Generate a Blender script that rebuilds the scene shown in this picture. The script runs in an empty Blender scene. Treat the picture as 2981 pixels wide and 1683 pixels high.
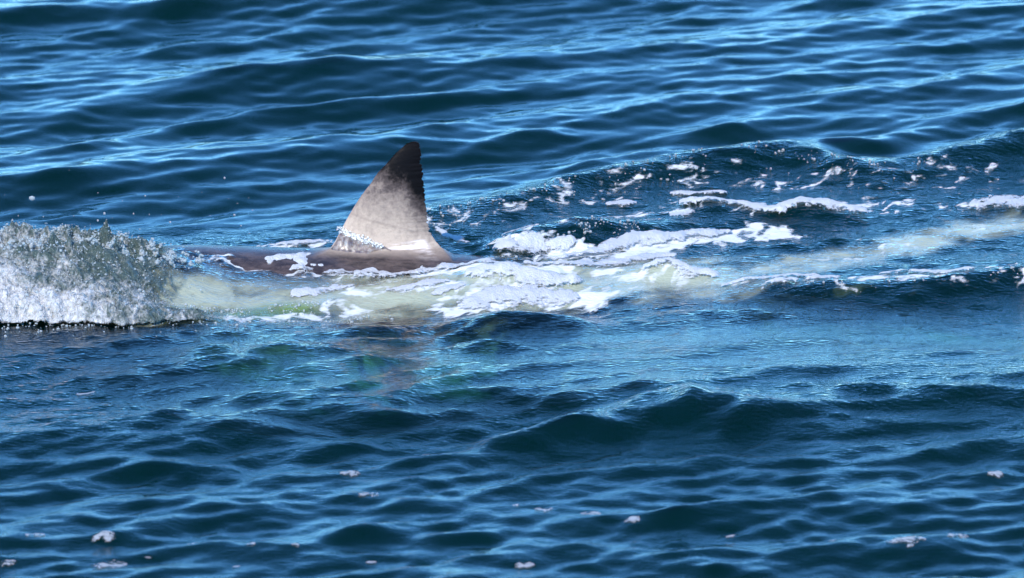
import bpy, math, random
import numpy as np

# ------------------------------------------------------------------ camera, sky, sun, exposure
scene = bpy.context.scene
col = scene.collection
DIST, PITCH = 40.0, math.radians(14)
LOOK = (0.66, -0.70, 0.0)
cam_data = bpy.data.cameras.new('camera')
cam = bpy.data.objects.new('camera', cam_data); col.objects.link(cam)
cam.location = (LOOK[0], LOOK[1] - DIST * math.cos(PITCH), DIST * math.sin(PITCH))
cam.rotation_euler = (math.pi / 2 - PITCH, 0, 0)
cam_data.sensor_width = 36.0
cam_data.lens = 36.0 * DIST / 5.5
cam_data.clip_start = 1.0
cam_data.clip_end = 9000.0
cam_data.dof.use_dof = True
cam_data.dof.focus_distance = DIST - 0.1
cam_data.dof.aperture_fstop = 3.4
scene.camera = cam

SUN_EL = math.radians(46)
SUN_AZ = math.atan2(-0.45, -0.89)           # behind the camera, a little to its left
world = bpy.data.worlds.new('World'); scene.world = world
world.use_nodes = True
wn = world.node_tree.nodes; wl = world.node_tree.links
wn.clear()
wo = wn.new('ShaderNodeOutputWorld'); wb = wn.new('ShaderNodeBackground')
sky = wn.new('ShaderNodeTexSky'); sky.sky_type = 'NISHITA'; sky.sun_disc = False
sky.sun_elevation = SUN_EL; sky.sun_rotation = SUN_AZ % (2 * math.pi)
sky.air_density = 0.9; sky.dust_density = 0.0; sky.ozone_density = 10.0
wb.inputs['Strength'].default_value = 0.15
wt = wn.new('ShaderNodeMix'); wt.data_type = 'RGBA'; wt.blend_type = 'MULTIPLY'      # the clean, cool colour of that day's sky
wt.inputs[0].default_value = 1.0; wt.inputs[7].default_value = (0.58, 0.95, 1.05, 1.0)
wl.new(sky.outputs['Color'], wt.inputs[6]); wl.new(wt.outputs[2], wb.inputs['Color']); wl.new(wb.outputs[0], wo.inputs[0])

sun_data = bpy.data.lights.new('sun', 'SUN'); sun_data.energy = 2.5
sun_data.angle = math.radians(0.53); sun_data.color = (1.0, 0.93, 0.82)
sun = bpy.data.objects.new('sun', sun_data); col.objects.link(sun)
from mathutils import Vector
sdir = Vector((math.sin(SUN_AZ) * math.cos(SUN_EL), math.cos(SUN_AZ) * math.cos(SUN_EL), math.sin(SUN_EL)))
sun.rotation_euler = sdir.to_track_quat('Z', 'Y').to_euler()
sun.location = (0, 0, 60)

scene.view_settings.view_transform = 'Standard'
scene.view_settings.look = 'None'
scene.view_settings.gamma = 1.0
scene.view_settings.exposure = 1.2
scene.render.engine = 'CYCLES'
scene.cycles.use_denoising = True
scene.cycles.max_bounces = 4
scene.cycles.diffuse_bounces = 2
scene.cycles.glossy_bounces = 3
scene.cycles.transparent_max_bounces = 8
scene.cycles.use_adaptive_sampling = True
scene.cycles.adaptive_threshold = 0.03
scene.cycles.volume_bounces = 0
scene.cycles.caustics_reflective = False
scene.cycles.caustics_refractive = False

rng = np.random.default_rng(11)

# ------------------------------------------------------------------ numpy helpers
_perm = rng.permutation(512)
_perm = np.concatenate([_perm, _perm, _perm])
_grad = np.stack([np.cos(np.linspace(0, 2 * np.pi, 64, endpoint=False)),
                  np.sin(np.linspace(0, 2 * np.pi, 64, endpoint=False))], 1).astype(np.float32)

def perlin(x, y):
    x = np.asarray(x, np.float32); y = np.asarray(y, np.float32)
    xi = np.floor(x).astype(np.int64); yi = np.floor(y).astype(np.int64)
    xf = x - xi; yf = y - yi
    u = xf * xf * xf * (xf * (xf * 6 - 15) + 10); v = yf * yf * yf * (yf * (yf * 6 - 15) + 10)
    def g(ix, iy, fx, fy):
        h = _grad[_perm[(_perm[ix & 511] + iy) & 511] & 63]
        return h[..., 0] * fx + h[..., 1] * fy
    a = g(xi, yi, xf, yf); b = g(xi + 1, yi, xf - 1, yf)
    c = g(xi, yi + 1, xf, yf - 1); d = g(xi + 1, yi + 1, xf - 1, yf - 1)
    return (a + u * (b - a)) + v * ((c + u * (d - c)) - (a + u * (b - a)))

def fbm(x, y, octv=4, gain=0.5):
    s = 0; a = 1.0; n = 0
    for o in range(octv):
        s = s + a * perlin(x * 2 ** o + 17.3 * o, y * 2 ** o - 9.1 * o); n += a; a *= gain
    return s * (1.6 / n)

def sstep(a, b, x):
    t = np.clip((x - a) / (b - a), 0, 1)
    return t * t * (3 - 2 * t)

def line(pts, x):
    p = np.array(pts, float)
    s = np.interp(x, p[:, 0], p[:, 1])
    d = 0.06
    return (s + np.interp(x - d, p[:, 0], p[:, 1]) + np.interp(x + d, p[:, 0], p[:, 1])
            + np.interp(x - 2 * d, p[:, 0], p[:, 1]) + np.interp(x + 2 * d, p[:, 0], p[:, 1])) / 5

def mesh_np(name, verts, quads, smooth=True):
    me = bpy.data.meshes.new(name)
    verts = np.asarray(verts, np.float32); quads = np.asarray(quads, np.int32)
    n = quads.shape[1]
    me.vertices.add(len(verts)); me.vertices.foreach_set('co', verts.ravel())
    me.loops.add(quads.size); me.loops.foreach_set('vertex_index', quads.ravel())
    me.polygons.add(len(quads))
    me.polygons.foreach_set('loop_start', np.arange(0, quads.size, n, dtype=np.int32))
    try:
        me.polygons.foreach_set('loop_total', np.full(len(quads), n, np.int32))
    except Exception:
        pass
    me.update(calc_edges=True); me.validate()
    if smooth:
        me.polygons.foreach_set('use_smooth', np.ones(len(me.polygons), bool))
    return me

def link(name, me, mat, label=None, cat=None, group=None, kind=None, parent=None):
    o = bpy.data.objects.new(name, me); col.objects.link(o)
    if mat: me.materials.append(mat)
    if label: o['label'] = label
    if cat: o['category'] = cat
    if group: o['group'] = group
    if kind: o['kind'] = kind
    if parent: o.parent = parent
    return o

def set_attr(me, name, arr):
    a = me.attributes.new(name, 'FLOAT', 'POINT')
    a.data.foreach_set('value', np.ascontiguousarray(arr, np.float32).ravel())

# ------------------------------------------------------------------ materials
class NT:
    def __init__(s, name):
        s.m = bpy.data.materials.new(name); s.m.use_nodes = True
        s.t = s.m.node_tree; s.t.nodes.clear()
        s.out = s.t.nodes.new('ShaderNodeOutputMaterial')
    def n(s, typ, ins=None, **kw):
        k = s.t.nodes.new('ShaderNode' + typ)
        for a, v in kw.items(): setattr(k, a, v)
        for a, v in (ins or {}).items(): s.put(k, a, v)
        return k
    def put(s, k, a, v):
        sock = k.inputs[a]
        if hasattr(v, 'is_output'): s.t.links.new(v, sock)
        elif hasattr(v, 'outputs'): s.t.links.new(v.outputs[0], sock)
        else: sock.default_value = v
    def math(s, op, a, b=None, clamp=False):
        k = s.n('Math', operation=op); k.use_clamp = clamp
        s.put(k, 0, a)
        if b is not None: s.put(k, 1, b)
        return k.outputs[0]
    def rng(s, v, a, b, c=0.0, d=1.0, smooth=True):
        k = s.n('MapRange', {'Value': v, 'From Min': a, 'From Max': b, 'To Min': c, 'To Max': d})
        if smooth: k.interpolation_type = 'SMOOTHSTEP'
        return k.outputs[0]
    def noise(s, vec, scale, detail=3, rough=0.5, dist=0.0):
        k = s.n('TexNoise', {'Vector': vec, 'Scale': scale, 'Detail': detail, 'Roughness': rough, 'Distortion': dist})
        return k.outputs['Fac']
    def coords(s, sc=(1, 1, 1), rot=(0, 0, 0)):
        tc = s.n('TexCoord')
        mp = s.n('Mapping', {'Vector': tc.outputs['Object'], 'Scale': sc, 'Rotation': rot})
        return mp.outputs[0]
    def attr(s, name):
        return s.n('Attribute', attribute_name=name).outputs['Fac']
    def mixc(s, f, a, b):
        k = s.n('Mix', data_type='RGBA'); s.put(k, 0, f); s.put(k, 6, a); s.put(k, 7, b)
        return k.outputs[2]
    def mixs(s, f, a, b):
        k = s.n('MixShader'); s.put(k, 0, f)
        s.t.links.new(a.outputs[0], k.inputs[1]); s.t.links.new(b.outputs[0], k.inputs[2])
        return k

def water_material():
    t = NT('sea_water')
    foam_a, milk_and_glint_a, chop_a = t.attr('foam'), t.attr('milk'), t.attr('chop')
    c1 = t.coords((1.0, 1.9, 1.0), (0, 0, math.radians(-24)))
    # fine chatter below the size of the modelled ripples
    r2 = t.noise(c1, 24.0, 2.0, 0.55)
    h = t.math('MULTIPLY', r2, t.math('MULTIPLY', chop_a, 0.013))
    bump = t.n('Bump', {'Strength': 1.0, 'Distance': 1.0, 'Height': h})
    fres = t.n('Fresnel', {'IOR': 1.333, 'Normal': bump})
    clear = t.n('BsdfTransparent', {'Color': (1, 1, 1, 1)})
    gloss = t.n('BsdfGlossy', {'Color': (1, 1, 1, 1), 'Roughness': 0.03, 'Normal': bump})
    # air bubbles just under the surface: pale green milky water; tint also paints green glints
    milk = t.n('BsdfDiffuse', {'Color': t.mixc(t.attr('tint'), (0.36, 0.39, 0.29, 1), (0.13, 0.20, 0.05, 1)), 'Normal': bump})
    under = t.mixs(milk_and_glint_a, clear, milk)
    surf = t.mixs(fres.outputs[0], under, gloss)
    # thin lacy foam lying in the surface
    foam = t.n('BsdfDiffuse', {'Color': (0.58, 0.60, 0.61, 1), 'Normal': bump})
    surf = t.mixs(t.rng(t.math('ADD', foam_a, t.math('MULTIPLY', t.math('SUBTRACT', r2, 0.5), 0.7)), 0.25, 0.85), surf, foam)
    t.t.links.new(surf.outputs[0], t.out.inputs['Surface'])
    # the water itself: absorbs red, scatters green-blue
    ab = t.n('VolumeAbsorption', {'Color': (0.08, 0.68, 0.66, 1), 'Density': 1.1})
    sc = t.n('VolumeScatter', {'Color': (0.02, 0.62, 0.55, 1), 'Density': 0.035, 'Anisotropy': 0.0})
    ad = t.n('AddShader'); t.t.links.new(ab.outputs[0], ad.inputs[0]); t.t.links.new(sc.outputs[0], ad.inputs[1])
    t.t.links.new(ad.outputs[0], t.out.inputs['Volume'])
    return t.m

def foam_material(name='sea_foam', colr=(0.52, 0.53, 0.56, 1)):
    t = NT(name)
    c = t.coords()
    n1 = t.noise(c, 30, 4, 0.65, 0.6)
    v = t.n('TexVoronoi', {'Vector': c, 'Scale': 90.0}, feature='F1')
    h = t.math('ADD', n1, t.math('MULTIPLY', v.outputs[0], 0.5))
    b = t.n('Bump', {'Strength': 0.5, 'Distance': 0.018, 'Height': h})
    p = t.n('BsdfPrincipled', {'Base Color': colr, 'Roughness': 0.45, 'Normal': b})
    tr = t.n('BsdfTranslucent', {'Color': (0.7, 0.8, 0.8, 1)})
    hole = t.rng(t.math('ADD', t.math('MULTIPLY', t.noise(t.coords((1, 1.5, 1)), 26, 4, 0.65), 1.0), t.math('MULTIPLY', t.attr('edge'), 0.50)), 0.50, 0.74)
    m = t.mixs(0.15, p, tr)
    cl = t.n('BsdfTransparent')
    m = t.mixs(hole, cl, m)
    t.t.links.new(m.outputs[0], t.out.inputs['Surface'])
    return t.m

def whitewater_material():
    t = NT('white_water')
    c = t.coords((1, 1, 1))
    n1 = t.noise(t.coords((1.0, 0.33, 0.9), (0, 0, 0.25)), 34, 4, 0.68, 0.4)
    n2 = t.noise(c, 12, 5, 0.6, 0.5)
    b = t.n('Bump', {'Strength': 1.0, 'Distance': 0.05, 'Height': n1})
    d = t.attr('edge')
    colr = t.mixc(t.rng(t.math('ADD', t.math('MULTIPLY', n1, 1.3), t.math('MULTIPLY', t.attr('white'), 0.55)), 0.66, 1.3), (0.07, 0.10, 0.09, 1), (0.60, 0.60, 0.60, 1))
    p = t.n('BsdfPrincipled', {'Base Color': colr, 'Roughness': 0.16, 'IOR': 1.33, 'Normal': b})
    cl = t.n('BsdfTransparent')
    hole = t.rng(t.math('ADD', t.math('ADD', t.math('MULTIPLY', n1, 0.8), t.math('MULTIPLY', n2, 0.7)), d), 0.85, 1.25)
    m = t.mixs(hole, cl, p)
    t.t.links.new(m.outputs[0], t.out.inputs['Surface'])
    return t.m

def droplet_material():
    t = NT('water_drops')
    p = t.n('BsdfPrincipled', {'Base Color': (0.55, 0.58, 0.60, 1), 'Roughness': 0.05, 'IOR': 1.45})
    g = t.n('BsdfTransparent', {'Color': (0.85, 0.92, 0.92, 1)})
    m = t.mixs(0.55, p, g)
    t.t.links.new(m.outputs[0], t.out.inputs['Surface'])
    return t.m

def shark_material():
    t = NT('shark_skin')
    tc = t.n('TexCoord'); sx = t.n('SeparateXYZ', {'Vector': tc.outputs['Object']})
    X, Y, Z = sx.outputs
    pos = tc.outputs['Object']
    n1 = t.noise(pos, 9, 5, 0.6, 0.4)
    n2 = t.noise(pos, 40, 5, 0.65, 0.2)
    belly = t.attr('belly'); fin = t.attr('finness'); dark = t.attr('dark')
    back = t.mixc(t.rng(t.noise(t.n('Mapping', {'Vector': pos, 'Scale': (1, 1.8, 1.8)}).outputs[0], 11, 6, 0.7, 0.6), 0.35, 0.65), (0.026, 0.020, 0.022, 1), (0.085, 0.062, 0.058, 1))
    bl = t.rng(t.math('ADD', belly, t.math('MULTIPLY', t.math('SUBTRACT', n1, 0.5), 0.5)), 0.30, 0.62)
    body = t.mixc(bl, back, (0.62, 0.57, 0.46, 1))
    # fin: pale sandy grey blade, its lit foot painted paler, charcoal tip and trailing edge
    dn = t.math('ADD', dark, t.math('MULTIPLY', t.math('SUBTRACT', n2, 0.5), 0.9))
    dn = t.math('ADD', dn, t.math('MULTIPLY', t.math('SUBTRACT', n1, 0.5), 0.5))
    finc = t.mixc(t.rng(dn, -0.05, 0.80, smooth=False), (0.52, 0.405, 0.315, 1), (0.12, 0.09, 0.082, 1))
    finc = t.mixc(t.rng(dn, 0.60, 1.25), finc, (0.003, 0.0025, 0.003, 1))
    base = t.mixc(fin, body, finc)
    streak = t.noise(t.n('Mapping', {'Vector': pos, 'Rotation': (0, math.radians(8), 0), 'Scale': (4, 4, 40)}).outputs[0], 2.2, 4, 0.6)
    base = t.mixc(t.math('MULTIPLY', t.attr('wet_glint'), t.rng(streak, 0.40, 0.62)), base, (0.85, 0.74, 0.70, 1))  # wet sun glint at the fin's rear base, painted into the skin colour
    crease = t.n('TexWave', {'Vector': t.n('Mapping', {'Vector': pos, 'Rotation': (0, math.radians(-14), 0)}).outputs[0], 'Scale': 2.6, 'Distortion': 2.5, 'Detail': 2.0}, wave_type='BANDS', bands_direction='Z')
    base = t.mixc(t.math('MULTIPLY', t.rng(crease.outputs['Fac'], 0.93, 1.0), t.rng(dark, 0.2, 0.6, 0.2, 0.0)), base, (0.12, 0.09, 0.085, 1))
    # fine ridges running across the blade
    wv = t.n('TexWave', {'Vector': t.n('Mapping', {'Vector': pos, 'Rotation': (0, math.radians(18), 0)}).outputs[0], 'Scale': 13.0, 'Distortion': 4.0, 'Detail': 2.0}, wave_type='BANDS', bands_direction='Z')
    speck = t.noise(pos, 220, 2, 0.6)
    base = t.mixc(t.math('MULTIPLY', t.rng(speck, 0.55, 0.75), 0.25), base, (0.02, 0.015, 0.015, 1))
    h = t.math('ADD', t.math('MULTIPLY', wv.outputs['Fac'], 0.15), t.math('MULTIPLY', n2, 1.2))
    b = t.n('Bump', {'Strength': 0.35, 'Distance': 0.004, 'Height': h})
    rough = t.math('ADD', t.rng(n1, 0.3, 0.7, 0.22, 0.34), t.math('MULTIPLY', fin, 0.25))
    p = t.n('BsdfPrincipled', {'Base Color': base, 'Roughness': rough, 'Specular IOR Level': t.rng(dark, 0.3, 1.0, 0.26, 0.08), 'Normal': b})
    t.t.links.new(p.outputs[0], t.out.inputs['Surface'])
    return t.m

M_FLECK = foam_material('drifting_foam', (0.34, 0.36, 0.39, 1))
M_WATER, M_FOAM, M_WHITE, M_DROP, M_SHARK = water_material(), foam_material(), whitewater_material(), droplet_material(), shark_material()

# ------------------------------------------------------------------ the sea
def axis(lo, hi, step, far, growth=1.16):
    mid = np.arange(lo, hi + step * 0.5, step)
    def tail(d):
        s, p, out = step, 0.0, []
        while p < far:
            s *= growth; p += s; out.append(p)
        return np.array(out)
    tl = tail(far)
    xs = np.concatenate([lo - tl[::-1], mid, hi + tl])
    return xs, np.gradient(xs)

GX, SX = axis(-3.0, 4.3, 0.011, 4000.0, 1.09)
GY, SY = axis(-6.7, 7.4, 0.016, 4000.0, 1.07)
nx, ny = len(GX), len(GY)
XX, YY = np.meshgrid(GX, GY)            # [ny, nx]
XX = XX.astype(np.float32); YY = YY.astype(np.float32)

def train(n, lmin, lmax, direction, spread, slope, seed):
    """sum of n travelling waves; rms slope = slope; components fade where the grid is too coarse for them"""
    r = np.random.default_rng(seed)
    out = np.zeros((ny, nx), np.float32)
    lam = np.exp(r.uniform(math.log(lmin), math.log(lmax), n))
    th = np.radians(direction + r.normal(0, spread, n))
    ph = r.uniform(0, 2 * np.pi, n)
    for L, a, p in zip(lam, th, ph):
        k = 2 * np.pi / L
        amp = slope / k * math.sqrt(2.0 / n)
        wx = sstep(1.0, 0.45, SX * 4 / L); wy = sstep(1.0, 0.45, SY * 4 / L)
        ex = wx * np.exp(1j * (k * math.cos(a) * GX)); ey = amp * wy * np.exp(1j * (k * math.sin(a) * GY + p))
        out += (np.outer(ey.real, ex.real) - np.outer(ey.imag, ex.imag)).astype(np.float32)
    return out

def sharpen(h, a):
    s = h[:, 60:-60].std() + 1e-9
    return (np.exp(np.clip(a * h / s, -4, 4)) - 1) * (s / a) / math.exp(a * a / 2)

swell = sharpen(train(14, 1.5, 3.6, 116, 12, 0.075, 1), 0.25)
wind = sharpen(train(60, 0.38, 1.1, 122, 17, 0.12, 2), 0.35)
ripple = train(110, 0.12, 0.36, 118, 24, 0.10, 3)
cross = sharpen(train(60, 0.26, 0.80, 116, 15, 0.095, 4) + train(40, 0.26, 0.75, 74, 14, 0.065, 14), 0.35)
chopw = train(90, 0.08, 0.26, 100, 34, 0.11, 5)

BACK_LINE = [(-9, 0.45), (-0.6, 0.45), (0.18, 0.90), (0.68, 1.23), (1.17, 1.74), (1.66, 2.08), (2.26, 2.34), (2.76, 1.91), (3.05, 2.17), (3.63, 2.56), (9, 4.5)]
LIP_LINE = [(-9, -1.55), (-2.04, -1.47), (-1.5, -1.47), (-0.96, -1.40), (-0.42, -1.14), (0.04, -0.92), (0.49, -0.99), (1.9, -0.70), (2.4, -0.82), (3.1, -0.80), (3.6, -0.6), (9, 0.5)]
back_y = line(BACK_LINE, GX)[None, :].astype(np.float32)
lip_y = line(LIP_LINE, GX)[None, :].astype(np.float32)

far_w = sstep(-0.1, 0.5, YY - back_y)                       # undisturbed water beyond the wake
near_w = sstep(0.12, 1.0, lip_y - YY)                       # water in front of the shark
wake_w = (1 - far_w) * (1 - near_w)
slick = sstep(0.3, 1.3, XX) * sstep(-1.0, -1.6, YY) * sstep(-3.2, -2.5, YY)
slick2 = np.exp(-(((XX + 0.1) / 0.9) ** 2 + ((YY + 2.6 - 0.25 * XX) / 0.35) ** 2))
calm = np.clip(0.72 * slick + 0.55 * slick2, 0, 0.9)
shark_w = np.exp(-(YY / 0.75) ** 2) * sstep(1.6, 0.6, XX) * sstep(-4, -3, XX)

H = swell * (0.75 * far_w + 0.35 * near_w + 0.2 * wake_w) * (1 - 0.85 * shark_w)
H += wind * (1.0 * far_w + 0.55 * near_w * (1 - calm) + 0.15 * wake_w) * (1 - 0.9 * shark_w)
H += ripple * (0.85 * far_w + 1.2 * near_w * (1 - calm) + 0.6 * wake_w) * (1 - 0.35 * shark_w)
H += cross * (0.20 * far_w + 1.0 * near_w * (1 - calm) + 0.35 * wake_w) * (1 - 0.9 * shark_w)
H += chopw * (0.05 * far_w + 0.55 * near_w * (1 - 0.65 * slick) + 1.0 * wake_w) * (1 - 0.35 * shark_w)

def ridge(pts, amp, wf, wb, wob=0.05, seed=0.0):
    yl = line(pts, GX) + wob * fbm(GX * 2.3 + seed, GX * 0 + seed, 3)
    A = np.interp(GX, [p[0] for p in amp], [p[1] for p in amp])
    d = YY - yl[None, :].astype(np.float32)
    return (A[None, :] * np.where(d < 0, np.exp(-(d / wf) ** 2), np.exp(-(d / wb) ** 2))).astype(np.float32)

# ridge of the wake that trails away behind the fin, the crescent that curls off the back, the lips of the bow wave
H += ridge(BACK_LINE, [(-3, 0), (-0.2, 0.0), (0.2, 0.05), (0.9, 0.085), (2.0, 0.13), (2.5, 0.09), (2.85, 0.05), (3.6, 0.14), (5, 0.14), (8, 0)], 0.26, 0.34, 0.06, 3.0)
H += ridge([(0.5, 0.12), (0.75, 0.36), (1.1, 0.50), (1.45, 0.62), (2.0, 0.95), (3, 1.2)], [(0.45, 0), (0.68, 0.07), (1.0, 0.11), (1.35, 0.06), (1.7, 0.02), (2.0, 0)], 0.20, 0.22, 0.02, 7.0)
H += ridge([(1.3, 1.0), (1.7, 1.08), (2.1, 1.0), (2.4, 1.02), (2.8, 1.1)], [(1.35, 0), (1.75, 0.055), (2.05, 0.03), (2.3, 0.055), (2.7, 0)], 0.14, 0.20, 0.03, 5.0)
H += ridge([(1.2, -0.30), (1.5, -0.34), (1.9, -0.5)], [(1.2, 0), (1.5, 0.05), (1.7, 0.02), (1.9, 0)], 0.10, 0.16, 0.02, 2.0)
H += ridge([(0.3, -0.44), (0.6, -0.40), (0.95, -0.52)], [(0.35, 0), (0.6, 0.05), (0.95, 0)], 0.10, 0.16, 0.02, 2.5)
H += ridge([(0.3, -1.55), (0.6, -1.46), (0.8, -1.42), (1.05, -1.5)], [(0.25, 0), (0.6, 0.085), (0.8, 0.065), (1.1, 0)], 0.18, 0.26, 0.02, 1.0)
H += ridge([(1.8, -0.70), (2.24, -0.82), (2.7, -0.80), (3.07, -0.74), (3.5, -0.55)], [(1.7, 0), (2.1, 0.05), (2.6, 0.065), (3.1, 0.09), (4, 0.09), (6, 0)], 0.17, 0.40, 0.04, 9.0)
H += ridge([(0.9, -3.55), (1.3, -3.42), (1.54, -3.30), (1.8, -3.45), (2.2, -3.6)], [(0.7, 0), (1.2, 0.06), (1.48, 0.11), (1.56, 0.135), (1.66, 0.10), (2.0, 0.045), (2.6, 0)], 0.22, 0.26, 0.02, 4.0)
H += ridge([(-1.6, -2.75), (-0.9, -2.45), (-0.2, -2.35), (0.4, -2.2)], [(-1.6, 0), (-0.9, 0.06), (-0.3, 0.045), (0.4, 0)], 0.22, 0.45, 0.05, 6.0)
H += ridge([(-1.7, -3.9), (-1.0, -3.75), (-0.2, -3.35), (0.6, -3.4)], [(-1.8, 0.05), (-0.9, 0.07), (0.0, 0.06), (0.7, 0)], 0.25, 0.45, 0.06, 8.0)

H += ridge([(0.3, -2.75), (1.2, -2.95), (2.2, -3.0), (3.6, -2.8)], [(0.3, 0), (1.0, 0.05), (2.0, 0.075), (4, 0.075), (6, 0)], 0.9, 1.1, 0.05, 12.0)
H += ridge([(-1.2, -3.0), (0.0, -2.75), (0.8, -2.6)], [(-1.2, 0), (-0.4, 0.045), (0.4, 0.045), (0.9, 0)], 0.35, 0.6, 0.05, 13.0)

# the sheet of water pushed up over the head
def bow_height(x, y):
    yf = line(LIP_LINE, x) + 0.09 * fbm(x * 2.6, x * 0 + 2.2, 4)
    a = np.interp(x, [-3.4, -3.0, -2.0, -1.5, -1.15, -0.85, -0.4], [0.0, 0.14, 0.17, 0.17, 0.10, 0.04, 0.0])
    t = (y - yf) / 1.15
    rise = 0.38 * sstep(0.0, 0.10, t) + 0.62 * sstep(0.0, 0.95, t)
    return a * rise * sstep(1.75, 1.05, t)
H += np.where((XX > -3.6) & (XX < -0.2) & (np.abs(YY) < 3), bow_height(XX, YY), 0).astype(np.float32)
H -= 0.035 * shark_w * sstep(0.5, -0.1, XX) * sstep(-1.9, -1.2, XX)
# water draped over the flank, washing across the back
span = sstep(-1.7, -1.1, XX) * sstep(1.5, 0.8, XX)
lapw = np.where((np.abs(XX) < 3) & (np.abs(YY) < 2), 1.0, 0.0)
H += (lapw * span * (0.004 * np.exp(-((YY + 0.22) / 0.30) ** 2) - 0.075 * np.exp(-((YY + 1.0) / 0.32) ** 2))).astype(np.float32)
m = (np.abs(XX + 0.3) < 1.8) & (np.abs(YY) < 0.9)
H[m] += 0.045 * fbm(XX[m] * 5, YY[m] * 5.5, 4, 0.55) * np.exp(-(YY[m] / 0.42) ** 2) * sstep(-1.8, -1.4, XX[m]) * sstep(1.3, 0.8, XX[m])
# the water piled against the front of the fin, hollow behind it
H += 0.06 * np.exp(-(((XX + 0.42) / 0.16) ** 2 + (YY / 0.16) ** 2)).astype(np.float32)
H -= 0.03 * np.exp(-(((XX - 0.10) / 0.35) ** 2 + ((YY - 0.05) / 0.22) ** 2)).astype(np.float32)

def Hs(x, y):
    """water height at any point of the built grid"""
    x = np.asarray(x, float); y = np.asarray(y, float)
    i = np.clip(np.searchsorted(GX, x) - 1, 0, nx - 2); j = np.clip(np.searchsorted(GY, y) - 1, 0, ny - 2)
    u = (x - GX[i]) / (GX[i + 1] - GX[i]); v = (y - GY[j]) / (GY[j + 1] - GY[j])
    return (H[j, i] * (1 - u) + H[j, i + 1] * u) * (1 - v) + (H[j + 1, i] * (1 - u) + H[j + 1, i + 1] * u) * v

def poly_dist(x, y, pts, ysq=1.0):
    """distance to a polyline (y stretched) and position 0..1 along it"""
    best = np.full(np.shape(x), 1e9); pos = np.zeros(np.shape(x)); n = len(pts) - 1
    for k in range(n):
        (ax, ay), (bx, by) = pts[k], pts[k + 1]
        dx, dy = bx - ax, (by - ay) * ysq
        px, py = x - ax, (y - ay) * ysq
        t = np.clip((px * dx + py * dy) / (dx * dx + dy * dy + 1e-12), 0, 1)
        d = np.hypot(px - t * dx, py - t * dy)
        m = d < best; best = np.where(m, d, best); pos = np.where(m, (k + t) / n, pos)
    return best, pos

# masks: thin foam film, milky bubbly water, fine chatter
box = (XX > -3.6) & (XX < 5) & (YY > -3) & (YY < 3.4)
foam = np.zeros((ny, nx), np.float32); milk = np.zeros((ny, nx), np.float32)
xb, yb = XX[box], YY[box]
fv = np.zeros(len(xb)); mv = np.zeros(len(xb))
for pts, w, s in [
    ([(-0.9, -0.12), (-0.4, -0.22), (0.3, -0.25), (0.9, -0.25)], 0.16, 0.75),
    ([(0.35, -0.85), (0.7, -0.70), (1.1, -0.78)], 0.20, 0.75),
    ([(-0.2, -0.60), (0.2, -0.52), (0.55, -0.60)], 0.16, 0.55),
    ([(0.7, 0.15), (1.2, 0.10), (1.7, 0.45), (2.1, 0.62)], 0.22, 0.72),
    ([(0.7, 0.40), (1.1, 0.75), (1.7, 1.05), (2.6, 1.15), (3.5, 1.35)], 0.24, 0.50),
    ([(0.25, 0.75), (0.9, 1.25), (1.6, 1.75), (2.4, 1.75), (3.4, 1.9)], 0.34, 0.42),
    ([(1.2, -0.35), (1.8, -0.60), (2.4, -0.72), (3.4, -0.62)], 0.22, 0.50),
    ([(2.0, -0.2), (2.6, 0.15), (3.4, 0.75)], 0.22, 0.36),
    ([(-1.4, -1.30), (-0.7, -1.15), (-0.2, -0.85)], 0.16, 0.60),
    ([(-0.75, 0.28), (-0.5, 0.40), (-0.3, 0.45)], 0.10, 0.60),
]:
    d, _ = poly_dist(xb, yb, pts, 0.75)
    fv = np.maximum(fv, s * np.clip(1.25 - d / w, 0, 1))
for pts, w, s in [
    ([(-1.4, -0.85), (-0.8, -0.75), (0.0, -0.58), (0.9, -0.52), (1.7, -0.42)], 0.42, 0.85),
    ([(-1.2, -1.15), (-0.4, -0.85)], 0.30, 0.55),
    ([(2.05, -0.30), (2.5, 0.02), (2.9, 0.42), (3.3, 0.72), (3.8, 1.05)], 0.20, 0.78),
]:
    d, _ = poly_dist(xb, yb, pts, 0.85)
    mv = np.maximum(mv, s * np.clip(1.3 - d / w, 0, 1))
wx = xb + 0.10 * fbm(xb * 3, yb * 2, 3); wy = yb + 0.16 * fbm(xb * 3 + 9, yb * 2 + 4, 3)
lace = 1 - 2.6 * np.abs(fbm(wx * 4.0 - wy * 1.2, wy * 3.2, 4, 0.6))
tear = fbm(wx * 7 - wy * 3, wy * 5, 5, 0.62)
ff = fv + 0.30 * np.clip(lace, -1, 1) + 0.55 * tear - 0.30
tint = np.zeros((ny, nx), np.float32); tv = np.zeros(len(xb)); gv = np.zeros(len(xb))
foam[box] = sstep(0.18, 0.75, ff) * sstep(0.02, 0.18, fv)
milk[box] = 0.90 * sstep(0.05, 1.05, mv + 1.0 * fbm(wx * 3.0 - wy, wy * 3.4, 5, 0.62)) * sstep(0.0, 0.2, mv) * (1 - 0.8 * sstep(0.0, -0.5, xb) * sstep(-0.75, -0.40, yb + 0.12 * tear))
for pts, w, s, g in [
    ([(-1.15, -1.24), (-0.80, -1.12), (-0.50, -0.98)], 0.16, 1.0, 0.80), ([(-0.70, -1.30), (-0.55, -1.32)], 0.06, 0.8, 0.50),
    ([(0.48, -1.66), (0.62, -1.60)], 0.06, 0.70, 0.13), ([(2.35, -0.98), (2.55, -0.92), (2.8, -0.86)], 0.10, 0.60, 0.13), ([(-0.2, -1.2), (0.2, -1.25)], 0.06, 0.5, 0.12),  # green glints on the hump and rolling lip, put into the water colour
]:
    d, _ = poly_dist(xb, yb, pts, 0.85)
    tv = np.maximum(tv, s * np.clip(1.3 - d / w, 0, 1)); gv = np.where(d < w * 1.3, g, gv)
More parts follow.
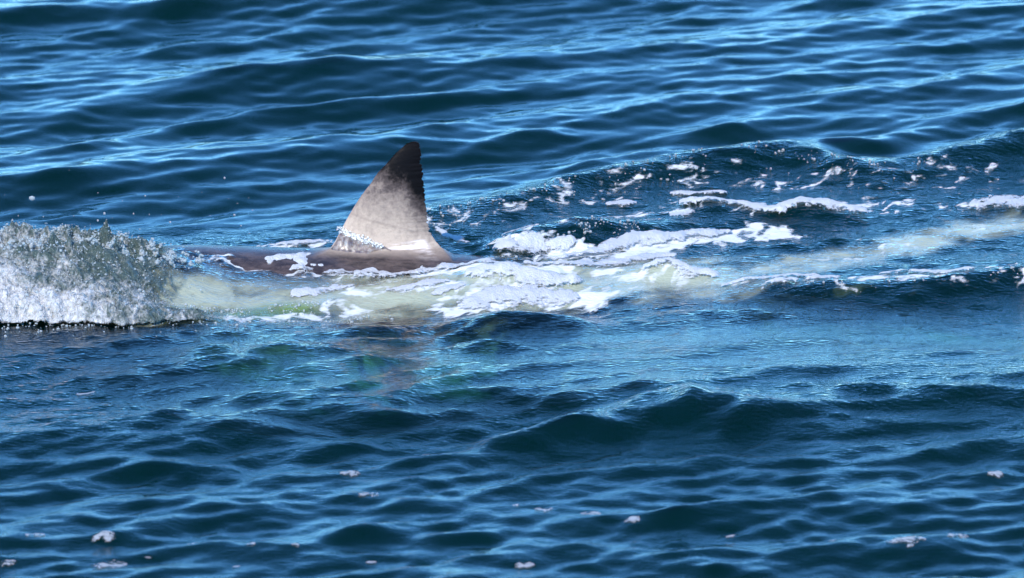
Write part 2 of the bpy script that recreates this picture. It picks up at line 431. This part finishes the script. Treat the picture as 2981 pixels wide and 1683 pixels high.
tint[box] = np.clip(1.4 * tv, 0, 1)
milk[box] = np.maximum(milk[box], gv * sstep(0.45, 1.1, tv + 1.1 * tear) * sstep(0.0, 0.2, tv))
chop = 0.10 * far_w + 0.70 * near_w * (1 - 0.3 * slick) + 0.7 * wake_w
chop *= 0.35 + 0.65 * sstep(-5.0, -2.8, YY)

def build_sea():
    top = np.stack([XX, YY, H], -1).reshape(-1, 3)
    idx = np.arange(nx * ny).reshape(ny, nx)
    q = np.stack([idx[:-1, :-1], idx[:-1, 1:], idx[1:, 1:], idx[1:, :-1]], -1).reshape(-1, 4)
    loop = np.concatenate([idx[0, :], idx[1:, -1], idx[-1, -2::-1], idx[-2:0:-1, 0]])
    low = top[loop].copy(); low[:, 2] = -14.0
    n0 = len(top); m = len(loop); li = np.arange(m)
    side = np.stack([loop[(li + 1) % m], loop[li], n0 + li, n0 + (li + 1) % m], -1)
    # bottom: one fan of quads between opposite sides
    bl, br = n0, n0 + nx - 1; tr_, tl_ = n0 + nx - 1 + ny - 1, n0 + 2 * (nx - 1) + ny - 1
    verts = np.concatenate([top, low])
    me = bpy.data.meshes.new('sea')
    c = n0 + m
    verts = np.concatenate([verts, [[float(low[:, 0].mean()), float(low[:, 1].mean()), -14.0]]])
    tri = np.stack([n0 + (li + 1) % m, n0 + li, np.full(m, c)], -1)
    lv = np.concatenate([q.ravel(), side.ravel(), tri.ravel()]).astype(np.int32)
    nq = len(q) + len(side)
    starts = np.concatenate([np.arange(nq) * 4, nq * 4 + np.arange(m) * 3]).astype(np.int32)
    me.vertices.add(len(verts)); me.vertices.foreach_set('co', verts.astype(np.float32).ravel())
    me.loops.add(len(lv)); me.loops.foreach_set('vertex_index', lv)
    me.polygons.add(len(starts)); me.polygons.foreach_set('loop_start', starts)
    sm = np.ones(len(starts), bool); sm[len(q):] = False
    me.polygons.foreach_set('use_smooth', sm)
    me.update(calc_edges=True)
    pad = np.zeros(m + 1)
    for nm, arr in (('foam', foam), ('milk', milk), ('chop', chop), ('tint', tint)):
        set_attr(me, nm, np.concatenate([arr.ravel(), pad]))
    link('water', me, M_WATER, 'deep blue rippled sea water around the swimming shark', 'water', kind='structure')
build_sea()

# ------------------------------------------------------------------ the shark: one continuous skin
def build_shark():
    L0 = -2.45
    S = np.array([0, .06, .16, .35, .65, 1.0, 1.4, 1.9, 2.4, 2.9, 3.4, 3.9, 4.6, 5.2, 5.6, 5.95, 6.2])
    HW = np.array([.015, .07, .13, .22, .33, .42, .48, .51, .50, .45, .38, .29, .19, .12, .085, .06, .05])
    HH = np.array([.015, .06, .12, .21, .32, .42, .49, .52, .50, .45, .37, .28, .18, .12, .09, .08, .09])
    TOP = np.array([-.22, -.17, -.13, -.08, .00, .045, .055, .04, .03, .00, -.07, -.15, -.26, -.38, -.50, -.60, -.66])
    YC = np.array([.05, .05, .05, .04, .03, .02, .01, 0, 0, 0, .02, .08, .22, .42, .60, .80, .98])
    # stations: dense at the dorsal fin
    fin_x0, fin_x1 = -0.43, 0.34
    st = np.concatenate([np.linspace(0, fin_x0 - L0, 60)[:-1], np.linspace(fin_x0 - L0, fin_x1 - L0, 56), np.linspace(fin_x1 - L0, 6.2, 76)[1:]])
    i0 = 59; i1 = 59 + 55
    def sm(a):
        v = np.interp(st, S, a)
        for _ in range(5):
            v[1:-1] = .25 * v[:-2] + .5 * v[1:-1] + .25 * v[2:]
        return v
    hw, hh, tp, yc = sm(HW), sm(HH), sm(TOP), sm(YC)
    NA = 64
    verts, dark, fin_, belly, wet_glint = [], [], [], [], {}
    for k, s in enumerate(st):
        for a in range(NA):
            th = 2 * math.pi * a / NA
            cx, cz = math.sin(th), math.cos(th)
            e = 0.92
            yy = yc[k] + hw[k] * math.copysign(abs(cx) ** e, cx)
            zz = tp[k] - hh[k] + hh[k] * math.copysign(abs(cz) ** e, cz)
            verts.append((L0 + s, yy, zz)); dark.append(0); fin_.append(0)
            belly.append(min(1, max(0, .5 - .95 * cz + .18)))
    ns = len(st)
    # caudal fin: rings that flatten and sweep back into two lobes
    prev = (ns - 1) * NA; rings = []
    for q in range(1, 15):
        u = q / 14.0
        for a in range(NA):
            th = 2 * math.pi * a / NA; cx, cz = math.sin(th), math.cos(th)
            span = .09 + (.40 if cz > 0 else .26) * u
            lean = .45
            v = abs(cz)
            xx = L0 + 6.2 + .16 * u + .42 * u * v ** 1.15
            zz = -.76 + (1 if cz > 0 else -1) * span * v * math.cos(lean)
            yy = .98 + .08 * u + .1 * u * v + (.05 * (1 - u) + .006) * cx * (1 - .75 * u * v) + (span * v * math.sin(lean) * u if cz > 0 else 0)
            verts.append((xx, yy, zz)); dark.append(.2); fin_.append(0); belly.append(.55)
        rings.append(len(verts) - NA)
    faces = []
    K = 2                                    # half width of the fin's root, in ring steps
    hole = lambda k, a: i0 <= k < i1 and (a < K or a >= NA - K)
    starts = [k * NA for k in range(ns)] + rings
    for k in range(len(starts) - 1):
        for a in range(NA):
            if k < ns - 1 and hole(k, a): continue
            b = (a + 1) % NA
            faces.append((starts[k] + a, starts[k] + b, starts[k + 1] + b, starts[k + 1] + a))
    faces.append(tuple(range(NA))[::-1])
    e = starts[-1]
    for a in range(NA // 2 - 1):             # close the trailing edge of the tail
        faces.append((e + (a), e + (a + 1), e + (NA - a - 1) % NA, e + (NA - a) % NA) if a else (e, e + 1, e + NA - 1))
    h = NA // 2
    faces.append((e + h - 1, e + h, e + h + 1))
    # dorsal fin: loops that share the vertices of the opening in the back
    loopv = [i0 * NA + a for a in (-K % NA, (-K + 1) % NA, 0, 1, K)]
    loop_idx, loop_u, loop_side = [], [], []
    def put(i, u, s): loop_idx.append(i); loop_u.append(u); loop_side.append(s)
    nst = i1 - i0
    for a in range(-K, K + 1): put(i0 * NA + a % NA, 0.0, a / K)
    for k in range(1, nst): put((i0 + k) * NA + K, k / nst, 1.0)
    for a in range(K, -K - 1, -1): put(i1 * NA + a % NA, 1.0, a / K)
    for k in range(nst - 1, 0, -1): put((i0 + k) * NA + (-K % NA), k / nst, -1.0)
    lead = [(-.43, .00), (-.385, .02), (-.345, .035), (-.301, .101), (-.269, .166), (-.237, .225), (-.199, .290), (-.161, .349), (-.111, .414), (-.072, .473), (-.022, .526), (.029, .584), (.062, .612), (.082, .630), (.105, .640), (.122, .6445)]
    trail = [(.36, .00), (.356, .016), (.308, .039), (.27, .061), (.238, .101), (.213, .146), (.2, .205), (.193, .271), (.188, .336), (.181, .401), (.175, .454), (.172, .506), (.159, .526), (.167, .571), (.165, .604), (.157, .628), (.146, .6445)]
    lx, lz = np.array(lead).T; tx, tz = np.array(trail).T
    global fin_side
    def fin_side(x, z):
        a = float(np.interp(z, lz, lx)); b = float(np.interp(z, tz, tx)); u = min(1, max(0, (x - a) / (b - a))); t = z / .6445
        th = .052 * (1 - t) ** .8 + .010 * (1 - t ** 6) + .05 * math.exp(-(z - .03) / .035)
        return a, th * min(1, 1.9 * math.sqrt(u) * (1 - u) ** .75) - .035 * t * t
    zs = np.concatenate([np.linspace(.055, .60, 96), np.linspace(.604, .6445, 14)])
    r = random.Random(5)
    base = loop_idx
    jag = [0.0] * len(zs)
    for q, z in enumerate(zs):
        jag[q] = (r.random() - .5) * (.010 if z > .12 else .003) - (.006 * max(0, math.sin(z * 190 + 2 * math.sin(z * 37))) if z > .14 else 0)
    for q, z in enumerate(zs):
        xl = float(np.interp(z, lz, lx)); xt = float(np.interp(z, tz, tx)) + jag[q]
        t = z / .6445
        thick = .052 * (1 - t) ** .8 + .010 * (1 - t ** 6)
        thick += .05 * math.exp(-(z - .03) / .035)
        bend = .035 * t ** 2                                 # tip leans a little away
        cur = []
        for u, s in zip(loop_u, loop_side):
            prof = 1.0 * math.sqrt(max(u, 0)) * (1 - u) ** .75 * 1.9
            if u <= 0: yy, x = s * .18 * thick, xl + abs(s) * .004
            elif u >= 1: yy, x = s * .0025, xt
            else:
                x = xl + (xt - xl) * u; yy = s * max(.0025, thick * min(1, prof))
            cur.append(len(verts))
            sc_ = sstep(.100, .085, z - .10 * (x - .02)) * sstep(.052, .066, z + .05 * (x - .1)) * sstep(-.08, .02, x) * sstep(.23, .19, x + .6 * (z - .06))  # mask of the painted wet glint, low on the rear of the blade
            if sc_ > 0: wet_glint[len(verts)] = float(sc_)
            verts.append((x, yy + bend, z))
            ragged = sstep(.62, 1.0, np.float64(u)) * sstep(.02, .25, z)
            tipd = sstep(.34, .58, z + .10 * (u - .5))
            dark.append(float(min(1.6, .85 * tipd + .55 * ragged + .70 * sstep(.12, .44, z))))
            fin_.append(float(sstep(.035, .075, z))); belly.append(0)
        m = len(cur)
        for k in range(m):
            faces.append((base[k], base[(k + 1) % m], cur[(k + 1) % m], cur[k]))
        base = cur
    faces.append(tuple(base[::-1]))
    me = bpy.data.meshes.new('shark'); me.from_pydata(verts, [], faces)
    import bmesh
    bm = bmesh.new(); bm.from_mesh(me)
    lay = bm.verts.layers.int.new('orig')
    for i, v in enumerate(bm.verts): v[lay] = i
    bmesh.ops.delete(bm, geom=[v for v in bm.verts if not v.link_faces], context='VERTS')
    bmesh.ops.triangulate(bm, faces=[f for f in bm.faces if len(f.verts) > 4])
    bmesh.ops.recalc_face_normals(bm, faces=bm.faces)
    for f in bm.faces: f.smooth = True
    bm.verts.ensure_lookup_table()
    orig = np.array([v[lay] for v in bm.verts])
    bm.verts.layers.int.remove(lay)
    bm.to_mesh(me); bm.free()
    D, F, B = np.array(dark)[orig], np.array(fin_)[orig], np.array(belly)[orig]
    set_attr(me, 'dark', D); set_attr(me, 'finness', F); set_attr(me, 'wet_glint', np.array([wet_glint.get(int(i), 0.0) for i in orig])); set_attr(me, 'belly', B)
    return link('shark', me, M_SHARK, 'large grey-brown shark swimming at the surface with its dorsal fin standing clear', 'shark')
build_shark()

# ------------------------------------------------------------------ foam patches, each a raised raft of bubbles
def foam_patch(pts, w, thick, label, group=None, dens=0.35, seed=0.0, name='foam_patch', res=(0.008, 0.013), ysq=0.7, freq=7.0, mat=None, solid=1.2):
    p = np.array(pts); pad = w * 1.6
    xs = np.arange(p[:, 0].min() - pad, p[:, 0].max() + pad, res[0])
    ys = np.arange(p[:, 1].min() - pad / ysq, p[:, 1].max() + pad / ysq, res[1])
    X, Y = np.meshgrid(xs, ys)
    d, s = poly_dist(X, Y, pts, ysq)
    taper = 0.45 + 0.55 * np.sin(np.pi * np.clip(s * 0.86 + 0.07, 0, 1))
    m = dens + 0.65 - d / (w * taper) + 1.15 * fbm(X * freq + seed * 7.7, Y * freq * 0.62 - X * 1.5 + seed * 3.1, 6, 0.64) - 0.12
    keepv = m > -0.05
    Z = Hs(X, Y) + np.clip(thick * np.sqrt(np.clip(m, 0, 1)), 0, None) * (0.8 + 0.45 * fbm(X * 13 + seed, Y * 9, 3)) + 0.004 - 0.02 * np.clip(0.12 - m, 0, 1)
    idx = np.arange(X.size).reshape(X.shape)
    q = np.stack([idx[:-1, :-1], idx[:-1, 1:], idx[1:, 1:], idx[1:, :-1]], -1).reshape(-1, 4)
    q = q[keepv.ravel()[q].sum(1) >= 3]
    if not len(q): return None
    used = np.unique(q); remap = -np.ones(X.size, int); remap[used] = np.arange(len(used))
    o = np.array([p[:, 0].mean(), p[:, 1].mean(), 0.0])
    V = np.stack([X.ravel(), Y.ravel(), Z.ravel()], -1)[used] - o
    me = mesh_np(name, V, remap[q])
    set_attr(me, 'edge', np.clip(m.ravel()[used] * solid, 0, 1))
    ob = link(name, me, mat or M_FOAM, label, 'foam', group)
    ob.location = o
    return ob

G1 = 'foam rafts in the wake of the shark'
for pts, w, th, lab, dn in [
    ([(-0.72, -0.10), (-0.42, -0.17), (-0.16, -0.22), (0.05, -0.24), (0.32, -0.20)], 0.10, 0.022, 'long white foam streak washing along the foot of the dorsal fin', 0.35),
    ([(-0.02, -0.30), (0.06, -0.22), (0.14, -0.20)], 0.09, 0.03, 'small foam heap piled up below the middle of the fin', 0.40),
    ([(0.34, -0.19), (0.46, -0.16), (0.62, -0.20)], 0.06, 0.016, 'thin foam strip behind the rear tip of the fin', 0.25),
    ([(0.44, -0.42), (0.60, -0.40), (0.76, -0.48), (0.98, -0.52)], 0.085, 0.04, 'thick bright white foam clump over the submerged flank', 0.45),
    ([(0.42, -0.86), (0.58, -0.72), (0.78, -0.70), (0.98, -0.78)], 0.12, 0.022, 'wide torn white foam raft at the edge of the green water', 0.30),
    ([(0.00, -0.60), (0.16, -0.53), (0.30, -0.48)], 0.055, 0.012, 'slanting foam smear on the pale green water', 0.22),
    ([(0.24, -0.68), (0.38, -0.58)], 0.05, 0.012, 'small torn foam scrap beside the slanting smear', 0.25),
    ([(-0.50, -0.66), (-0.34, -0.58), (-0.20, -0.52)], 0.06, 0.010, 'faint foam smear over the green flank ahead of the fin', 0.18),
    ([(0.60, 0.14), (0.78, 0.16), (0.98, 0.20)], 0.075, 0.03, 'bubbly foam at the foot of the curling crescent wave', 0.30),
    ([(0.92, -0.02), (1.12, 0.12), (1.34, 0.34), (1.60, 0.46), (1.86, 0.60)], 0.065, 0.03, 'long white foam crest sweeping back from the crescent wave', 0.40),
    ([(0.74, -0.16), (1.00, -0.18), (1.28, -0.10), (1.50, 0.06)], 0.075, 0.02, 'white foam tongue under the long sweeping crest', 0.32),
    ([(1.28, -0.06), (1.40, 0.02), (1.54, 0.04)], 0.05, 0.022, 'small foam hump beyond the white tongue', 0.35),
    ([(1.40, -0.36), (1.50, -0.30), (1.62, -0.38), (1.74, -0.46)], 0.07, 0.03, 'peaked foam cap on a small breaking wavelet', 0.32),
    ([(0.62, 0.42), (0.82, 0.60), (1.02, 0.74)], 0.05, 0.014, 'thin foam line along the top of the crescent wave', 0.18),
    ([(1.62, 1.10), (1.84, 1.14), (2.02, 1.04), (2.16, 0.94)], 0.06, 0.025, 'white foam crest on the nearer wavelet of the wake', 0.38),
    ([(2.14, 0.96), (2.28, 1.08), (2.44, 1.06), (2.62, 1.02)], 0.065, 0.03, 'bright foam crest tapering away beside the wavelet', 0.40),
    ([(1.56, 1.46), (1.72, 1.48), (1.86, 1.46)], 0.045, 0.012, 'small flat foam streak under the trailing wake ridge', 0.22),
    ([(1.20, 1.18), (1.34, 1.24)], 0.05, 0.012, 'little foam dab in the hollow of the wake', 0.20),
    ([(1.56, 0.86), (1.66, 0.90)], 0.06, 0.014, 'round foam dab between the wake crests', 0.22),
    ([(1.80, -0.66), (2.00, -0.58), (2.16, -0.50), (2.30, -0.56)], 0.05, 0.018, 'narrow foam ribbon on the dark rolling lip', 0.32),
    ([(2.04, -0.74), (2.18, -0.72)], 0.05, 0.02, 'bubbly foam knot under the narrow ribbon', 0.30),
    ([(2.26, -0.70), (2.40, -0.66)], 0.07, 0.03, 'rounded foam blob resting on the rolling lip', 0.36),
    ([(2.66, -0.56), (2.78, -0.46)], 0.045, 0.014, 'upright foam flick beside the rolling lip', 0.25),
    ([(2.82, -0.52), (2.98, -0.62), (3.14, -0.62)], 0.05, 0.016, 'flat foam trail sliding down the rolling lip', 0.30),
    ([(3.30, 1.22), (3.44, 1.28), (3.70, 1.24)], 0.11, 0.03, 'pale foam mound beyond the pale tail streak', 0.35),
    ([(-0.62, 0.36), (-0.48, 0.42), (-0.36, 0.46)], 0.055, 0.018, 'small foam curl ahead of the fin on its far side', 0.30),
    ([(0.24, 0.62), (0.32, 0.48), (0.42, 0.36)], 0.045, 0.012, 'broken foam thread behind the trailing edge of the fin', 0.18),
]:
    foam_patch(pts, w, th, lab, G1, dn, seed=abs(pts[0][0] * 3.3 + pts[0][1] * 5.1) + 1)

# small flecks adrift in the foreground
FLW = [(-1.6, -5.58), (-1.27, -5.63), (-1.22, -6.01), (-1.7, -6.01), (-0.85, -5.66), (-0.63, -6.03), (-0.36, -5.77), (-0.0, -5.93), (0.16, -6.08), (0.24, -4.15), (-1.51, -2.86), (0.68, -5.01), (0.81, -5.09), (0.72, -6.02), (1.23, -5.33), (1.03, -5.18), (2.52, -5.71), (1.7, -5.52), (2.77, -5.61), (2.17, -5.71), (-0.03, -4.87), (-0.57, -5.77), (-1.05, -5.89), (2.02, -5.71), (-0.13, -4.5), (3.02, -4.56)]
r = random.Random(8)
for i in range(26):
    x, y = FLW[i]
    w = r.choice([0.018, 0.022, 0.028, 0.04]) * (1.5 if i in (0, 1, 2, 3, 16) else 0.9)
    foam_patch([(x - w, y - w * 0.3), (x + w, y + w * 0.4)], w, 0.003, 'tiny pale foam fleck drifting on the dark foreground water', 'drifting foam flecks', 0.25, seed=i * 1.37, name='foam_fleck', res=(0.005, 0.009), freq=16, mat=M_FLECK, solid=0.55)

# ------------------------------------------------------------------ the splash over the head
def build_splash():
    xs = np.arange(-3.15, -0.62, 0.008); ys = np.arange(-1.56, 0.30, 0.010)
    X, Y = np.meshgrid(xs, ys)
    yf = line(LIP_LINE, X) + 0.09 * fbm(X * 2.6, X * 0 + 2.2, 4)
    t = (Y - yf) / 1.15
    t = t + 0.035 * fbm(X * 7, Y * 2 + 8, 4, 0.6)
    dens = sstep(-0.85, -1.75, X) * 0.85 + 0.45 * sstep(-0.55, -1.15, X) * sstep(0.40, 0.05, t) + 0.25 * sstep(-1.1, -1.5, X) * sstep(0.7, 0.95, t)
    dens = dens * sstep(-0.015, 0.03, t) * sstep(1.22, 1.0, t)
    m = dens + 0.55 * fbm(X * 6, Y * 6, 5, 0.6) - 0.12
    rough = np.abs(fbm(X * 11 + 3 * Y, Y * 4.5, 5, 0.62))
    spike = np.clip(fbm(X * 14, Y * 6 + 40, 4, 0.6), 0, 1) ** 1.6
    crest = np.exp(-((t - 0.95) / 0.16) ** 2)
    lump = np.abs(fbm(X * 4.5 + 1.5 * Y + 5, Y * 2.6, 4, 0.6))
    Z = Hs(X, Y) + 0.012 + np.clip(dens, 0, 1) * (0.09 * lump + 0.06 * rough + 0.05 * spike + 0.16 * spike * crest + 0.10 * crest * np.clip(fbm(X * 5 + 3, Y * 3, 3), -0.3, 1)) - 0.03 * np.clip(0.1 - m, 0, 1)
    Yd = Y - 0.03 * rough - 0.03 * lump
    keepv = m > 0
    idx = np.arange(X.size).reshape(X.shape)
    q = np.stack([idx[:-1, :-1], idx[:-1, 1:], idx[1:, 1:], idx[1:, :-1]], -1).reshape(-1, 4)
    q = q[keepv.ravel()[q].sum(1) >= 3]
    used = np.unique(q); remap = -np.ones(X.size, int); remap[used] = np.arange(len(used))
    V = np.stack([X.ravel(), Yd.ravel(), Z.ravel()], -1)
    o = np.array([-2.0, -0.6, 0.0])
    me = mesh_np('splash', V[used] - o, remap[q])
    set_attr(me, 'edge', np.clip(dens.ravel()[used], 0, 1))
    white = 0.05 + 0.75 * sstep(-1.3, -2.3, X) + 0.65 * sstep(0.65, 0.0, t) * sstep(-0.8, -1.5, X) + 0.7 * fbm(X * 4, Y * 2.5, 4) - 0.6 * lump
    set_attr(me, 'white', np.clip(white.ravel()[used], 0, 1))
    ob = link('splash', me, M_WHITE, 'churning white splash bursting over the head of the shark', 'splash')
    ob.location = o
    return X, Yd, Z, dens, t, o, ob
SX_, SY_, SZ_, SD_, ST_, SO_, splash = build_splash()

ICO_V = None
def ico():
    p = (1 + 5 ** .5) / 2
    v = np.array([(-1, p, 0), (1, p, 0), (-1, -p, 0), (1, -p, 0), (0, -1, p), (0, 1, p), (0, -1, -p), (0, 1, -p), (p, 0, -1), (p, 0, 1), (-p, 0, -1), (-p, 0, 1)], float)
    v /= np.linalg.norm(v[0])
    f = np.array([(0, 11, 5), (0, 5, 1), (0, 1, 7), (0, 7, 10), (0, 10, 11), (1, 5, 9), (5, 11, 4), (11, 10, 2), (10, 7, 6), (7, 1, 8), (3, 9, 4), (3, 4, 2), (3, 2, 6), (3, 6, 8), (3, 8, 9), (4, 9, 5), (2, 4, 11), (6, 2, 10), (8, 6, 7), (9, 8, 1)])
    return v, f

def blobs(name, P, R, label, cat, mat, stretch=0.5, kind='stuff', parent=None, origin=(0, 0, 0)):
    v, f = ico(); n = len(P)
    sc = 1 + stretch * rng.normal(0, 1, (n, 1, 3)).clip(-1.3, 1.6)
    V = (v[None] * np.clip(sc, .3, 3) * np.asarray(R)[:, None, None] + np.asarray(P)[:, None, :] - np.asarray(origin)[None, None, :]).reshape(-1, 3)
    F = (f[None] + (np.arange(n) * 12)[:, None, None]).reshape(-1, 3)
    ob = link(name, mesh_np(name, V, F), mat, label, cat, None, kind, parent)
    ob.location = origin
    return ob

# droplets clinging to and thrown from the splash
w = (np.clip(SD_, 0, 1) * (0.5 + 1.2 * np.exp(-((ST_ - 0.95) / 0.25) ** 2))).ravel(); w /= w.sum()
pick = rng.choice(w.size, 7000, p=w)
P = np.stack([SX_.ravel()[pick], SY_.ravel()[pick], SZ_.ravel()[pick]], -1) + rng.normal(0, 0.006, (7000, 3))
P[:, 2] += np.abs(rng.normal(0, 0.008, 7000))
R = rng.gamma(2.2, 0.0012, 7000).clip(0.0012, 0.010)
# jets at the crest: strings of drops
Pj, Rj = [], []
for k in range(90):
    x = rng.uniform(-2.6, -1.0); y = rng.uniform(-0.6, -0.25); z = float(Hs(x, y))
    h = min(0.07, rng.gamma(2.0, 0.016)); lx = rng.normal(-0.25, 0.5); n = int(10 + h * 160)
    for i in range(n):
        u = (i + rng.random()) / n
        Pj.append((x + lx * h * u + rng.normal(0, .006), y + rng.normal(0, .008), z + 0.02 + h * (1.4 * u - .4 * u * u)))
        Rj.append((0.010 * (1 - u) + 0.003) * rng.uniform(.6, 1.2))
# free drops in the air
for k in range(70):
    x = -2.75 + 2.1 * rng.random() ** 1.3
    Pj.append((x, rng.uniform(-0.7, 0.1), 0.2 + rng.gamma(1.5, 0.075)))
    Rj.append(rng.gamma(2.0, 0.0011) + .0012)
Pj.append((-1.93, -0.4, 0.43)); Rj.append(0.012)
blobs('spray', np.concatenate([P, np.array(Pj)]), np.concatenate([R, np.array(Rj)]), 'glittering spray of droplets flying off the splash', 'spray', M_DROP, 0.35)

# bubbles beading on the ridges of the wake
def bead_line(pts, n, spread, zlift=0.003):
    xs_ = rng.uniform(pts[0][0], pts[-1][0], n)
    ys_ = line(pts, xs_) - np.abs(rng.normal(0, spread, n)) + 0.03
    cl = fbm(xs_ * 5, ys_ * 5, 3) > -0.05
    xs_, ys_ = xs_[cl], ys_[cl]
    return np.stack([xs_, ys_, Hs(xs_, ys_) + zlift], -1)
B = np.concatenate([bead_line(BACK_LINE[2:9], 420, 0.16), bead_line([(0.5, 0.12), (0.75, 0.36), (1.1, 0.50), (1.45, 0.62)], 260, 0.14),
                    bead_line(LIP_LINE[1:6], 330, 0.14), bead_line([(2.2, -0.82), (2.7, -0.80), (3.07, -0.74), (3.5, -0.55)], 120, 0.06),
                    bead_line([(-1.3, -0.95), (-0.8, -0.95), (-0.3, -0.75)], 300, 0.10)])
blobs('bubbles', B, rng.gamma(3.0, 0.0013, len(B)).clip(0.002, 0.009), 'glinting bubbles beaded along the ridges of the wake', 'bubbles', M_DROP, 0.2)

# the film of water climbing the front of the fin
def fin_film():
    """sheet of water sliding off the front of the fin, broken into beads along its upper rim"""
    nu, nz = 56, 30
    V, Q = [], []
    for j in range(nz):
        for i in range(nu):
            f = i / (nu - 1)
            x = -0.34 + 0.34 * f
            rim = 0.175 - 0.40 * (x + 0.29) if x > -0.29 else 0.175 + 1.2 * (x + 0.29)
            rim = max(0.058, rim + 0.012 * float(fbm(np.array([x * 30.0]), np.array([3.3]), 3)[0]))
            z0 = 0.004 + (rim - 0.008) * float(sstep(-0.20, 0.0, np.float64(x)))
            z = z0 + (rim - z0) * j / (nz - 1)
            a, y = fin_side(max(x, float(fin_side(0, z)[0]) + 0.004), z)
            x = max(x, a + 0.002)
            edge = min(j, nz - 1 - j, 4) / 4.0
            V.append((x, -y - 0.001 - 0.006 * edge - 0.004 * float(fbm(np.array([x * 38 - z * 20]), np.array([z * 24.0]), 3)[0]), z))
    for j in range(nz - 1):
        for i in range(nu - 1):
            Q.append((j * nu + i, j * nu + i + 1, (j + 1) * nu + i + 1, (j + 1) * nu + i))
    t = NT('water_sheet')
    n = t.noise(t.coords((1, 1, 0.7), (0, 0.5, 0)), 46, 4, 0.62, 0.6)
    b = t.n('Bump', {'Strength': 1.0, 'Distance': 0.012, 'Height': n})
    g = t.n('BsdfGlossy', {'Roughness': 0.08, 'Normal': b})
    c = t.n('BsdfTransparent', {'Color': t.mixc(t.rng(n, 0.35, 0.65), (0.42, 0.34, 0.29, 1), (0.88, 0.85, 0.80, 1))})
    w_ = t.n('BsdfDiffuse', {'Color': (0.6, 0.6, 0.58, 1), 'Normal': b})
    m = t.mixs(0.14, c, g)
    m = t.mixs(t.math('MULTIPLY', t.rng(n, 0.55, 0.70), 0.45), m, w_)
    t.t.links.new(m.outputs[0], t.out.inputs['Surface'])
    root = link('water_film', mesh_np('water_film', V, Q), t.m, 'sparkling sheet of water sliding down the front of the fin', 'water')
    k = 620
    u = rng.random(k); xs_ = -0.285 + 0.235 * u + rng.normal(0, .007, k)
    zs_ = 0.172 - 0.085 * u + rng.normal(0, .007, k) - np.abs(rng.normal(0, .010, k))
    P1 = np.array([(x, -fin_side(x, z)[1] - 0.004 - 0.004 * rng.random(), z) for x, z in zip(xs_, zs_)])
    tb = NT('bright_drops')
    pb = tb.n('BsdfPrincipled', {'Base Color': (0.80, 0.80, 0.78, 1), 'Roughness': 0.12})
    tb.t.links.new(pb.outputs[0], tb.out.inputs['Surface'])
    blobs('bead', P1, rng.gamma(2.0, .0010, k).clip(.0008, .0048), None, None, tb.m, 0.45, kind='stuff', parent=root)
fin_film()
